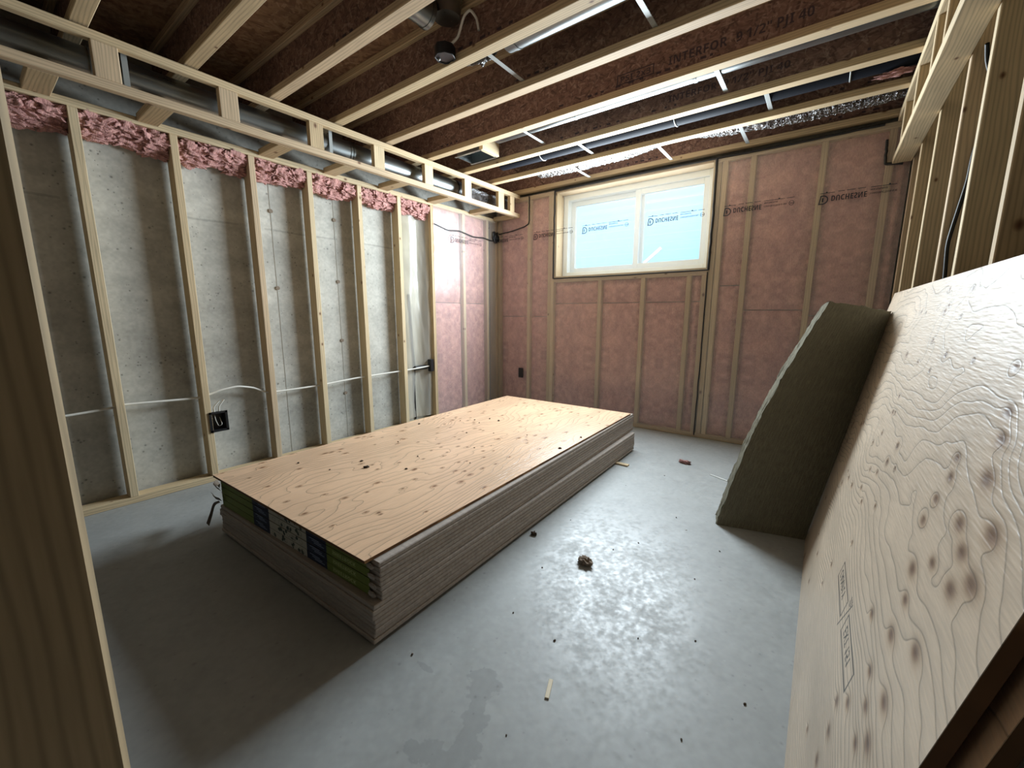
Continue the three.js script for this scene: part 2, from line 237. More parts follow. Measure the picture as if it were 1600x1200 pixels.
// ---------------------------------------------------------------- room shell
const T = 0.0365, DP = 0.085; // lumber thickness and depth
{
  const fl = struct('floor', 'grey trowelled concrete slab floor with scuffs and boot marks', 'floor');
  const g = new THREE.BoxGeometry(8.6, 0.12, 10.6); const p = g.attributes.position, uv = g.attributes.uv; const cx = 3.8, cz = 4.7;
  for (let i = 0; i < p.count; i++) uv.setXY(i, p.getX(i) + cx + 0.3, p.getZ(i) + cz + 0.3);
  mesh('slab', g, M.floor, fl, [cx, -0.06, cz]);
}
const ceiling = struct('ceiling', 'open basement ceiling of strand board subfloor on wooden I-joists', 'ceiling');
for (let i = 0; i < 9; i++) { const z0 = -0.5 + i * 1.22; slab('panel', [-0.5, 2.47, z0], [8.1, 2.49, z0 + 1.215], M.subfloor, ceiling, 0.001); }
const joistFar = [-0.03, 0.395, 0.773, 1.18, 1.57, 1.957, 2.347, 2.74, 3.128, 3.52, 3.91, 4.3, 4.7];
joistFar.forEach((z, i) => {
  const j = new THREE.Group(); j.name = 'joist'; ceiling.add(j); const zc = z + 0.03;
  board('bottom_flange', [-0.28, 2.23, z], [5.6, 2.266, z + 0.06], j); board('top_flange', [-0.28, 2.434, z], [5.6, 2.47, z + 0.06], j);
  const web = new THREE.BoxGeometry(5.88, 0.168, 0.0095); const uv = web.attributes.uv, p = web.attributes.position; for (let k = 0; k < uv.count; k++) uv.setXY(k, (p.getX(k) + 2.94) / 3.4, p.getY(k) / 0.168 + 0.5);
  mesh('web', web, M.web[i === 3 ? 0 : i === 5 || i === 2 ? 1 : 2], j, [2.66, 2.35, zc]);
});
// left wall
const wl = struct('wall_left', 'unfinished left basement wall, poured concrete behind open wooden studs', 'wall');
mesh('concrete', chamferBox(0.245, 2.23, 5.55, 0.003, 1.2, 0.7), M.concrete, wl, [-0.2275, 1.115, 2.425]);
slab('concrete', [-0.35, 2.23, -0.35], [-0.28, 2.47, 5.2], M.concrete, wl, 0.003);
const leftStud = [3.535, 3.157, 2.777, 2.394, 2.033, 1.651, 1.282, 0.921, 0.51, 0.15, 0.0];
leftStud.forEach((z) => board('stud', [-DP, T, z], [0, 1.985, z + T], wl));
board('bottom_plate', [-DP, 0, 0], [0, T, 5.0], wl); board('top_plate', [-DP, 1.985, 0], [0, 1.985 + T, 3.9], wl);
{ // form-tie lines and rust marks on the concrete
  for (const [z, ys] of [[1.83, [1.72, 1.27, 0.82, 0.4]], [2.28, [1.7, 1.2]]]) {
    mesh('form_seam', new THREE.BoxGeometry(0.003, 1.9, 0.006), M.concrete, wl, [-0.1045, 0.98, z]);
    for (const y of ys) { const m = mesh('form_tie', new THREE.CylinderGeometry(0.011, 0.013, 0.008, 14), M.dirt, wl, [-0.102, y, z]); m.rotation.z = Math.PI / 2; }
  }
}
{ // torn pink wool hanging below the top plate, two tufts to a bay
  const edges = [3.535, 3.157, 2.777, 2.394, 2.033, 1.651, 1.282, 0.921];
  for (let i = 0; i < edges.length - 1; i++) {
    const z0 = edges[i + 1] + T, z1 = edges[i], c = (z0 + z1) / 2, h = (z1 - z0) / 2;
    const n = 3; for (let k = 0; k < n; k++) { const zc = z0 + (z1 - z0) * (k + 0.5) / n;
      mesh('insulation_tuft', lump(0.04, 0.042, h / n * 1.25, 3 + i * 5 + k, 0.5, 2.4, 16, 0.75, 0.16), M.pink, wl, [-0.045, 1.952 - 0.014 * Math.sin(i * 2.1 + k * 1.9), zc]);
      mesh('insulation_tuft', lump(0.03, 0.034, h / n * 1.3, 113 + i * 5 + k, 0.5, 2.4, 16, 0.75, 0.16), M.pink, wl, [-0.068, 1.905 - 0.012 * Math.sin(i * 1.3 + k * 2.4), zc]);
    }
    mesh('insulation_tuft', lump(0.05, 0.10, h * 1.1, 23 + i, 0.35, 2.2, 12, 0.6), M.pink, wl, [-0.17, 2.2, c]);
  }
}
// pink batts behind clear plastic on the left wall
function batt(parent, axis, a0, a1, y0, y1, seed, front = -0.012) { // axis 'x' lies along the far wall, 'z' along the left wall
  const nu = 10, nv = Math.max(8, Math.round((y1 - y0) * 18)), w = a1 - a0, h = y1 - y0;
  const g = grid(nu, nv, (u, v) => {
    const e = Math.min(u * w, (1 - u) * w, v * h, (1 - v) * h), edge = sstep(0, 0.035, e), d = front - 0.03 * (1 - edge) - 0.012 * edge * (0.5 + f3(u * w * 7 + seed, v * h * 5, seed * 0.7));
    const A = a0 + u * w, Y = y0 + v * h; return axis === 'x' ? [A, Y, Math.min(d, front + 0.004), A, Y] : [Math.min(d, front + 0.004), Y, a1 - u * w, A, Y];
  });
  return mesh('insulation_batt', g, M.pink, parent);
}
[[0.921, 0.51 + T], [0.51, 0.15 + T]].forEach(([z1, z0], i) => { batt(wl, 'z', z0, z1, T, 1.13, 50 + i); batt(wl, 'z', z0, z1, 1.135, 1.985, 60 + i); });
mesh('vapour_barrier', grid(40, 60, (u, v) => { const z = 0.935 - u * 0.93, y = 0.01 + v * 1.985, cr = sstep(0.45, 0, u) * sstep(0.5, 0.85, v); return [0.004 + 0.0022 * (1 + f3(z * 14, y * 9, 2)) + 0.010 * cr * Math.abs(n3(z * 30 + y * 9, y * 12, 4)), y, z]; }), M.poly, wl);
mesh('sealant_bead', tube([[0.008, 1.83, 0.92], [0.009, 1.80, 0.75], [0.009, 1.815, 0.6], [0.01, 1.79, 0.4], [0.01, 1.80, 0.25], [0.012, 1.79, 0.1], [0.012, 1.85, 0.03]], 0.0065, 60, 6), M.sealant, wl);
{ const g = lump(0.016, 0.055, 0.05, 4, 0.6, 2.2, 5); mesh('sealant_bead', g, M.sealant, wl, [0.014, 1.83, 0.05]); }
// loose clear sheet wrapped round the stud next to the covered part
mesh('loose_plastic', grid(30, 40, (u, v) => { const z = 0.955 + u * 0.30, y = 0.06 + v * (1.86 + 0.09 * (1 - u) - 0.1 * u * u); return [-0.045 - 0.05 * Math.pow(u, 0.7) + 0.018 * Math.sin(u * 9 + v * 2.2) + 0.008 * f3(u * 6, v * 8, 1), y, z]; }), M.polyHazy, wl);
mesh('sealant_bead', tube([[-0.098, 0.04, 1.13], [-0.097, 0.35, 1.135], [-0.096, 0.55, 1.125], [-0.097, 0.8, 1.14], [-0.097, 1.0, 1.148], [-0.098, 1.2, 1.16]], 0.009, 60, 6), M.sealant, wl);

// far wall
const wf = struct('wall_far', 'window wall of wooden studs and pink insulation under clear plastic', 'wall');
const WX0 = 0.72, WX1 = 2.146, WY0 = 1.374, WY1 = 2.193;
for (const [lo, hi] of [[[-0.35, 0, -0.35], [WX0 - 0.01, 2.47, -0.1]], [[WX1 + 0.01, 0, -0.35], [8.1, 2.47, -0.1]], [[WX0 - 0.01, 0, -0.35], [WX1 + 0.01, WY0 - 0.02, -0.1]], [[WX0 - 0.01, WY1 + 0.02, -0.35], [WX1 + 0.01, 2.47, -0.1]]]) slab('concrete', lo, hi, M.concrete, wf, 0.003);
const TOP = 2.2;
board('bottom_plate', [-DP, 0, -DP], [3.25, T, 0], wf); board('top_plate', [-DP, TOP - T, -DP], [WX0, TOP, 0], wf); board('top_plate', [WX1, TOP - T, -DP], [3.25, TOP, 0], wf);
const full = [0.0, 0.395, WX0 - 2 * T, WX0 - T, WX1, WX1 + T + 0.006, 2.375, 2.79, 3.13], crip = [1.2, 1.605, 1.985, 2.1];
full.forEach((x) => board('stud', [x, T, -DP], [x + T, TOP - T, 0], wf));
crip.forEach((x) => board('cripple_stud', [x, T, -DP], [x + T, WY0 - T, 0], wf));
board('sill_plate', [WX0, WY0 - T, -DP], [WX1, WY0, 0], wf);
{
  const bays = [[0.0365, 0.395, 0], [0.395 + T, WX0 - 2 * T, 0], [WX1 + 2 * T + 0.006, 2.375, 0], [2.375 + T, 2.79, 0], [2.79 + T, 3.13, 0], [3.13 + T, 3.248, 0], [WX0, 1.2, 1], [1.2 + T, 1.605, 1], [1.605 + T, 1.985, 1], [1.985 + T, 2.1, 1]];
  bays.forEach(([a, b, low], i) => { const top = low ? WY0 - T : TOP - T, cut = low ? 1.13 : [1.0, 1.0, 1.25, 1.06, 1.02, 1.0][i]; batt(wf, 'x', a, b, T, cut - 0.003, 70 + i); batt(wf, 'x', a, b, cut + 0.003, top, 90 + i); });
}
const sheet = (xa, xb, ya, yb, nu, nv) => mesh('vapour_barrier', grid(nu, nv, (u, v) => { const x = xa + u * (xb - xa), y = ya + v * (yb - ya); let a = 0.0022 * (1 + f3(x * 11, y * 8, 7)) + 0.006 * Math.max(0, n3(x * 6 + y * 5, y * 3, 3)); const inw = x > WX0 - 0.001 && x < WX1 + 0.001 && y > WY0 - 0.001; if (inw) a = 0.004 + 0.0015 * f3(x * 3, y * 3, 2); return [x, y, 0.004 + a]; }), M.poly, wf);
sheet(0.002, 3.246, 0.008, WY0, 110, 50); sheet(0.002, WX0, WY0, 2.198, 26, 30); sheet(WX1, 3.246, WY0, 2.198, 36, 30); sheet(WX0, WX1, WY0, 2.198, 40, 24).material = M.polyWindow;
{ // acoustic sealant round the window, the stray bead at the corner, and the print on the plastic
  const jit = (pts) => { const o = []; for (let i = 0; i + 1 < pts.length; i++) for (let k = 0; k < 8; k++) { const t = k / 8; o.push([0, 1, 2].map((q) => pts[i][q] + (pts[i + 1][q] - pts[i][q]) * t + (q < 2 ? 0.004 * n3(i * 3.3 + k * 0.9, q * 7, 1) : 0))); } o.push(pts[pts.length - 1]); return o; };
  const bead = (pts, r) => mesh('sealant_bead', tube(jit(pts), r, pts.length * 24, 6), M.sealant, wf);
  bead([[WX0, WY1, 0.01], [WX0 - 0.003, 1.8, 0.01], [WX0 - 0.004, WY0, 0.01]], 0.007); bead([[WX0, WY0, 0.01], [1.4, WY0 - 0.004, 0.01], [WX1, WY0, 0.01]], 0.006);
  bead([[WX1, WY0, 0.01], [WX1 + 0.004, 1.8, 0.01], [WX1, WY1, 0.01]], 0.009); bead([[WX0, WY1, 0.012], [1.4, WY1 + 0.006, 0.012], [WX1, WY1, 0.012], [2.6, WY1 - 0.005, 0.012], [3.1, WY1, 0.012]], 0.008);
  bead([[0.03, 1.868, 0.012], [0.2, 1.88, 0.012], [0.36, 1.906, 0.012], [0.415, 1.93, 0.012], [0.423, 1.96, 0.012], [0.421, 2.19, 0.012]], 0.006);
  bead([[2.135, 0.02, 0.011], [2.14, 0.7, 0.011], [2.142, 1.36, 0.011]], 0.004);
  bead([[3.12, 2.1, 0.012], [3.125, 1.96, 0.012], [3.21, 1.945, 0.012]], 0.008);
  const print = canvasTex(1024, 256, (g, w, h) => {
    g.clearRect(0, 0, w, h); g.translate(0, h); g.scale(1, -1); g.fillStyle = g.strokeStyle = 'rgba(26,30,44,0.95)'; g.lineWidth = 12;
    g.beginPath(); g.moveTo(20, 70); g.lineTo(60, 70); g.bezierCurveTo(112, 80, 112, 150, 60, 160); g.lineTo(32, 160); g.closePath(); g.stroke(); g.fillRect(46, 92, 14, 44);
    g.font = 'bold 82px sans-serif'; g.fillText('DUCHESNE', 128, 152, 330); g.font = 'bold 26px sans-serif'; g.fillText('CONSTRUCTION-6 MIL', 480, 132, 250); g.fillText('MATERIAUX', 480, 172, 150); g.fillText('CAN', 745, 132, 60);
    for (const [a, b, y] of [[20, 160, 186], [190, 250, 190], [270, 350, 190], [370, 440, 190], [480, 700, 186], [720, 800, 186]]) g.fillRect(a, y, b - a, 6);
    g.beginPath(); g.arc(84, 196, 8, 0, 7); g.arc(640, 196, 9, 0, 7); g.fill(); g.beginPath(); g.arc(775, 125, 26, 0, 7); g.lineWidth = 5; g.stroke();
  });
  print.wrapS = print.wrapT = THREE.ClampToEdgeWrapping;
  M.print = std({ map: print, transparent: true, roughness: 0.7, side: THREE.DoubleSide });
  const pg = new THREE.PlaneGeometry(0.58, 0.145);
  for (const x of [-0.10, 0.474, 1.02, 1.634, 2.215, 2.80]) { const c0 = Math.max(0.03, x), c1 = Math.min(3.2, x + 0.58); const q = pg.clone(); const p = q.attributes.position, uv = q.attributes.uv; for (let i = 0; i < 4; i++) { const wx = p.getX(i) < 0 ? c0 : c1; uv.setX(i, (wx - x) / 0.58); p.setX(i, wx); } mesh('printed_mark', q, M.print, wf, [0, 1.80 - (x > 2.5 ? 0.004 : 0), 0.0185]); }
  const q = new THREE.PlaneGeometry(0.58, 0.145); const m = mesh('printed_mark', q, M.print, wl, [0.026, 1.725, 0.46]); m.rotation.y = Math.PI / 2;
}
// window
const win = struct('window_1', 'white vinyl sliding basement window set high in the insulated wall', 'window');
board('jamb', [WX0 - 0.002, WY0, -0.13], [WX0 + 0.022, WY1, -0.001], win); board('jamb', [WX1 - 0.022, WY0, -0.13], [WX1 + 0.002, WY1, -0.001], win);
board('head', [WX0 + 0.022, WY1 - 0.022, -0.13], [WX1 - 0.022, WY1 + 0.002, -0.001], win); board('sill', [WX0 + 0.022, WY0 - 0.002, -0.13], [WX1 - 0.022, WY0 + 0.02, -0.001], win);
const VX0 = WX0 + 0.022, VX1 = WX1 - 0.022, VY0 = WY0 + 0.02, VY1 = WY1 - 0.022, z0 = -0.26, z1 = -0.13;
const vinyl = (n, lo, hi, p = win) => slab(n, lo, hi, M.vinyl, p, 0.003);
vinyl('frame_stile', [VX0, VY0, z0], [VX0 + 0.05, VY1, z1]); vinyl('frame_stile', [VX1 - 0.05, VY0, z0], [VX1, VY1, z1]); vinyl('frame_rail', [VX0 + 0.05, VY1 - 0.05, z0], [VX1 - 0.05, VY1, z1]); vinyl('frame_rail', [VX0 + 0.05, VY0, z0], [VX1 - 0.05, VY0 + 0.045, z1]);
for (const [a, b, zz] of [[VX0 + 0.05, 1.53, -0.235], [1.46, VX1 - 0.05, -0.19]]) {
  const s = new THREE.Group(); s.name = 'sash'; win.add(s); const y0 = VY0 + 0.045, y1 = VY1 - 0.05, w = 0.045, d = 0.034;
  vinyl('sash_stile', [a, y0, zz], [a + w, y1, zz + d], s); vinyl('sash_stile', [b - w, y0, zz], [b, y1, zz + d], s); vinyl('sash_rail', [a + w, y1 - w, zz], [b - w, y1, zz + d], s); vinyl('sash_rail', [a + w, y0, zz], [b - w, y0 + w, zz + d], s);
  mesh('pane', new THREE.PlaneGeometry(b - a - 2 * w, y1 - y0 - 2 * w), M.glass, s, [(a + b) / 2, (y0 + y1) / 2, zz + d / 2]);
}
// right wall: open studs seen edge-on
const wr = struct('wall_right', 'open stud partition on the right with bare wooden studs', 'wall'), RX = 3.25;
const rightStud = [0.04, 0.307, 0.772, 1.279, 1.593, 1.998, 2.42, 2.83, 3.25];
rightStud.forEach((z) => board('stud', [RX, T, z], [RX + DP, 2.19, z + T], wr));
board('bottom_plate', [RX, 0, 0], [RX + DP, T, 3.4], wr); board('top_plate', [RX, 2.19, 0.07], [RX + DP, 2.229, 3.4], wr);
// near wall: the door post beside the camera
const wn = struct('wall_near', 'rough wooden door post beside the camera with a lit rounded edge', 'wall');
board('post', [2.388, 0, 3.586], [2.426, 2.19, 3.675], wn, 0.005); board('post', [2.351, 0, 3.588], [2.387, 2.19, 3.673], wn, 0.003);
board('top_plate', [0.0, 2.19, 3.588], [3.3, 2.228, 3.673], wn);
// the rest of the basement behind the camera
const wb = struct('wall_back', 'poured concrete walls of the basement behind the camera', 'wall');
slab('concrete', [-0.35, 0, 9.6], [8.1, 2.47, 9.85], M.concrete, wb); slab('concrete', [7.85, 0, -0.1], [8.1, 2.47, 9.6], M.concrete, wb); slab('concrete', [-0.35, 0, 5.2], [-0.105, 2.47, 9.6], M.concrete, wb);

// ---------------------------------------------------------------- bulkhead frames and services
{
  const f = thing('bulkhead_frame', 'pale ladder frame of wooden rails and blocks boxing the duct along the left wall', 'frame', [0.285, 2.0, 1.7]);
  board('rail', [0.266, 2.183, 0.01], [0.305, 2.2205, 3.7], f); board('rail', [0.266, 2.0, 0.01], [0.305, 2.0385, 3.7], f);
  for (const z of [3.045, 2.575, 2.104, 1.651, 1.192, 0.74, 0.271, 0.103]) board('block', [0.268, 2.0385, z], [0.304, 2.183, z + (z < 0.2 ? 0.07 : 0.088)], f);
  for (const z of [3.24, 2.855, 2.28, 1.86, 1.41, 0.905, 0.36, 0.01]) board('cross_piece', [0.001, 2.0, z], [0.266, 2.036, z + (z < 0.1 ? 0.06 : 0.088)], f);
}
{
  const f = thing('bulkhead_frame', 'shadowed ladder frame of wooden rails and blocks along the right partition', 'frame', [3.2, 1.95, 1.2]);
  board('rail', [3.157, 2.19, 0.02], [3.2485, 2.2285, 3.3], f); board('rail', [3.157, 1.95, 0.02], [3.2485, 1.9865, 3.3], f);
  for (const z of [0.28, 0.70, 1.12, 1.36, 1.8, 2.3, 2.8]) board('block', [3.16, 1.9865, z], [3.245, 2.19, z + T], f);
}
function cyl(r, len, axis, mat, parent, pos, name, seg = 28) { const g = new THREE.CylinderGeometry(r, r, len, seg, 1); const m = mesh(name, g, mat, parent, pos); if (axis === 'x') m.rotation.z = Math.PI / 2; if (axis === 'z') m.rotation.x = Math.PI / 2; return m; }
{ // duct in the left bulkhead
  const cx = 0.145, cy = 2.128, r = 0.074, d = thing('round_duct', 'galvanised round duct inside the left ladder bulkhead', 'duct', [cx, cy, 2.2]);
  cyl(r, 2.2, 'z', M.galv, d, [0, 0, 0.75], 'pipe'); cyl(r * 0.985, 1.1, 'z', M.galv, d, [0, 0, -0.9], 'pipe');
  for (const z of [1.85, 0.92, -0.35, -0.37]) cyl(r + 0.0035, 0.014, 'z', M.galv, d, [0, 0, z], 'seam_ring'); cyl(r + 0.004, 0.05, 'z', M.black, d, [0, 0, -1.415], 'tape_band');
  for (const z of [0.0, 1.0]) mesh('hanger_strap', new THREE.BoxGeometry(0.003, 0.19, 0.022), M.strap, d, [0.079, 0.01, z - 0.19]);
  const fl = thing('flexible_duct', 'crinkled foil flexible duct at the far end of the left bulkhead', 'duct', [cx, cy + 0.012, 0.5]);
  mesh('sleeve', grid(40, 70, (u, v) => { const a = u * Math.PI * 2, z = 0.24 - v * 0.70, rr = 0.058 + 0.005 * Math.sin(v * 120) + 0.009 * f3(Math.cos(a) * 2, Math.sin(a) * 2, v * 9); return [Math.cos(a) * rr, Math.sin(a) * rr - 0.012 * Math.sin(v * 3.1), z, u * 0.4, v * 0.8]; }), M.foil, fl);
}
function strap(parent, x, zn, zf, y) { const o = parent.position; return mesh('hanger_strap', chamferBox(0.024, 0.003, zn - zf, 0.0008), M.strap, parent, [x - o.x, y - o.y, (zn + zf) / 2 - o.z]); }
{
  const a = thing('round_duct', 'galvanised pipe tucked beside the joist with a foil end', 'duct', [2.4, 2.354, 1.871]); cyl(0.081, 1.8, 'x', M.galv, a, [0.07, 0, 0], 'pipe'); cyl(0.0835, 0.02, 'x', M.galv, a, [-0.78, 0, 0], 'seam_ring');
  mesh('foil_end', lump(0.11, 0.062, 0.06, 8, 0.4, 2.4, 12), M.foil, a, [-0.98, -0.02, 0.02]); strap(a, 1.49, 1.985, 1.60, 2.2682); strap(a, 2.2, 1.985, 1.60, 2.2682);
  const b = thing('round_duct', 'long bright galvanised pipe running between joists above the plywood stack', 'duct', [2.1, 2.354, 1.06]); cyl(0.081, 2.5, 'x', M.galv, b, [0, 0, 0], 'pipe'); for (const x of [-0.6, 0.13]) cyl(0.0835, 0.018, 'x', M.galv, b, [x, 0, 0], 'seam_ring');
  strap(b, 1.134, 1.2, 0.85, 2.2682); strap(b, 2.346, 1.2, 0.85, 2.2682);
  const c = thing('drain_pipe', 'black plastic drain pipe between the two joists nearest the window wall', 'pipe', [2.0, 2.35, 0.585]); cyl(0.083, 2.72, 'x', M.blackPipe, c, [-0.11, 0, 0], 'pipe');
  for (const x of [1.337, 2.527]) strap(c, x, 0.79, 0.46, 2.2655);
  for (const x of [0.95, 2.0, 2.9]) { const m = mesh('hanger_strap', new THREE.TorusGeometry(0.0845, 0.004, 6, 24), M.strap, c, [x - 2.0, 0, 0]); m.rotation.y = Math.PI / 2; }
}
{
  const f = thing('flexible_duct', 'crinkled foil flexible duct sagging along the joist above the window', 'duct', [2.0, 2.33, 0.235]);
  mesh('sleeve', grid(44, 220, (u, v) => { const x = 0.62 + v * 2.6, a = u * Math.PI * 2, mid = Math.exp(-Math.pow((x - 1.9) / 0.22, 2)), end = sstep(0.62, 0.72, x), rr = (0.072 - 0.02 * mid) * (0.25 + 0.75 * end) + 0.003 * Math.sin(v * 420) + 0.008 * f3(Math.cos(a) * 2, Math.sin(a) * 2 + 4, v * 26) + 0.007 * n3(Math.cos(a) * 5, Math.sin(a) * 5, v * 130); return [x - 2.0, Math.sin(a) * rr - 0.012 * Math.sin(v * 9) + 0.02 * mid, Math.cos(a) * rr + 0.02 * Math.sin(v * 5 + 1), u * 0.4, v * 2.6]; }), M.foil, f);
  for (const x of [1.1, 1.815, 2.35]) strap(f, x, 0.40, 0.04, 2.242);
}
{
  const e = thing('duct_elbow', 'dull galvanised duct stub turning up between the joists', 'duct', [1.36, 2.40, 2.2]);
  cyl(0.058, 0.20, 'z', M.galv, e, [-0.02, -0.03, 0.06], 'pipe'); cyl(0.061, 0.02, 'z', M.galv, e, [-0.02, -0.03, -0.03], 'seam_ring'); mesh('collar', new THREE.CylinderGeometry(0.075, 0.06, 0.10, 24), M.galv, e, [0.03, 0.02, -0.11]);
  const b = thing('junction_box', 'black octagonal ceiling box fixed to the joist with a cable', 'electrical box', [1.34, 2.262, 2.058]);
  const body = mesh('body', new THREE.CylinderGeometry(0.05, 0.05, 0.045, 8), M.black, b); body.rotation.x = 0; mesh('rim', new THREE.TorusGeometry(0.048, 0.004, 6, 8), M.black, b, [0, -0.023, 0]).rotation.x = Math.PI / 2; mesh('knob', new THREE.SphereGeometry(0.008, 10, 8), M.strap, b, [-0.03, -0.024, 0.012]);
  const c = mesh('ceiling_cable', tube([[1.36, 2.285, 2.05], [1.40, 2.32, 2.03], [1.45, 2.38, 2.04], [1.48, 2.40, 2.03], [1.50, 2.37, 2.01], [1.51, 2.32, 2.005]], 0.006, 40, 8), M.cable, scene); tag(c, 'grey-white cable looping up from the black octagonal ceiling box', 'cable');
  const r = thing('duct_boot', 'shiny open galvanised register boot between joists near the left bulkhead', 'duct', [0.59, 2.27, 1.0]);
  const w = 0.24, d = 0.17, h = 0.11, t = 0.002; for (const [n, s, p] of [['side', [w, h, t], [0, 0.03, d / 2]], ['side', [w, h, t], [0, 0.03, -d / 2]], ['side', [t, h, d], [-w / 2, 0.03, 0]], ['side', [t, h, d], [w / 2, 0.03, 0]], ['lip', [w + 0.03, t, 0.02], [0, -0.026, d / 2 + 0.008]], ['lip', [w + 0.03, t, 0.02], [0, -0.026, -d / 2 - 0.008]], ['back', [w, t, d], [0, 0.085, 0]]]) mesh(n, new THREE.BoxGeometry(...s), M.galv, r, p);
  board('wood_block', [0.71, 2.245, 0.90], [0.745, 2.36, 1.10], r);
}
// ---------------------------------------------------------------- stack of boards
const TH = 2.1 * Math.PI / 180, words = ['first', 'second', 'third', 'fourth', 'fifth', 'sixth', 'seventh', 'eighth'];
{
  const r = rng(55), t = 0.0162, y0 = 0.010;
  for (let i = 0; i < 16; i++) {
    const up = i >= 8, th = up ? TH : 1.2 * Math.PI / 180, W = 1.17, L = up ? 2.36 : 2.33, px = (up ? 1.905 : 1.908) + (r() - 0.5) * 0.008, pz = (up ? 2.948 : 2.982) + (r() - 0.5) * (up ? 0.002 : 0.008);
    const s = thing('drywall_sheet', up ? `grey paper-faced drywall sheet with green printed end tape, ${words[7 - (i - 8)]} below the plywood top` : `plain grey drywall sheet in the untaped lower half of the stack, ${words[i]} from the floor`, 'drywall', [px - W / 2 * Math.cos(th) - L / 2 * Math.sin(th), y0 + i * t, pz - L / 2 * Math.cos(th) + W / 2 * Math.sin(th)], 'drywall sheets stacked under the plywood');
    s.rotation.y = th; mesh('board', chamferBox(W, t, L, 0.0027, r(), r()), M.drywall, s, [0, t / 2, 0]);
    if (up && i % 2 === 1) { // one tape binds two sheets
      const k = (i - 9) / 2, e = thing('end_tape', `green and navy printed paper end tape, ${['lowest', 'second lowest', 'second highest', 'highest'][k]} on the drywall stack`, 'tape', [s.position.x, s.position.y, s.position.z], 'end tapes on the drywall stack'); e.rotation.y = th;
      mesh('strip', new THREE.BoxGeometry(1.1, 2 * t - 0.003, 0.0012), M.tape[k], e, [-0.015 + (r() - 0.5) * 0.02, 0, L / 2 + 0.0056]);
      mesh('torn_end', lump(0.017, 0.009, 0.004, i, 0.4, 2), M.drywall, e, [W / 2 - 0.022 - r() * 0.015, 0.0, L / 2 + 0.0105]);
    }
  }
  // spacer lath peeping out below
  for (const [z, x1, a] of [[1.0, 1.95, 'far'], [2.3, 1.85, 'near']]) { const m = mesh('spacer_lath', chamferBox(1.2, 0.0098, 0.035, 0.001), M.lumber[0], scene, [x1 - 0.6, 0.0049, z]); tag(m, a === 'far' ? 'thin wooden lath sticking out under the drywall stack' : 'thin wooden lath hidden under the near half of the drywall stack', 'lath'); }
  // plywood top sheet
  const th = 1.41 * Math.PI / 180, W = 1.1705, L = 2.341, th2 = 0.0115, top = y0 + 16 * t + th2;
  const p = thing('plywood_sheet', 'knotty fir plywood sheet lying flat on top of the drywall stack', 'plywood', [0.643 + Math.cos(th) * W / 2 + Math.sin(th) * L / 2, top - th2, 0.667 - Math.sin(th) * W / 2 + Math.cos(th) * L / 2]); p.rotation.y = th;
  mesh('core', chamferBox(W - 0.0006, th2 - 0.0008, L - 0.0006, 0.0006), M.plyEdge, p, [0, th2 / 2 - 0.0004, 0]);
  mesh('face_veneer', sheetGeo(L, W, 0.0008), M.plyStack, p, [0, th2, 0]).rotation.set(-Math.PI / 2, 0, -Math.PI / 2, 'XYZ');
  var STACKTOP = top;
}
function sheetGeo(L, W, t) { const g = new THREE.BoxGeometry(L, W, t); g.translate(0, 0, -t / 2); const p = g.attributes.position, uv = g.attributes.uv; for (let i = 0; i < p.count; i++) uv.setXY(i, p.getX(i) / L + 0.5, p.getY(i) / W + 0.5); return g; }
// leaning sheets
{
  const lean = 12.1 * Math.PI / 180, H = 1.165, L = 2.341, th = 0.0165;
  function leaning(label, x0, zn, front) {
    const g = thing('plywood_sheet', label, 'plywood', [x0, 0, zn - L / 2]); const t = new THREE.Group(); t.name = 'panel'; g.add(t); t.rotation.z = -lean;
    mesh('core', chamferBox(th - 0.0008, H - 0.0006, L - 0.0006, 0.0006), M.plyEdge, t, [th / 2 + 0.0004, H / 2, 0]);
    const f = mesh('face_veneer', sheetGeo(L, H, 0.0008), front, t, [0, H / 2, 0]); // u runs along +z, v up, facing -x
    f.rotation.y = -Math.PI / 2; return g;
  }
  leaning('pale knotty plywood sheet leaning face-out against the right stud partition', 2.957, 3.027, M.plyLean);
  leaning('plywood sheet leaning behind the pale front sheet, only its dark edge showing', 2.985, 3.05, M.plyStack);
}
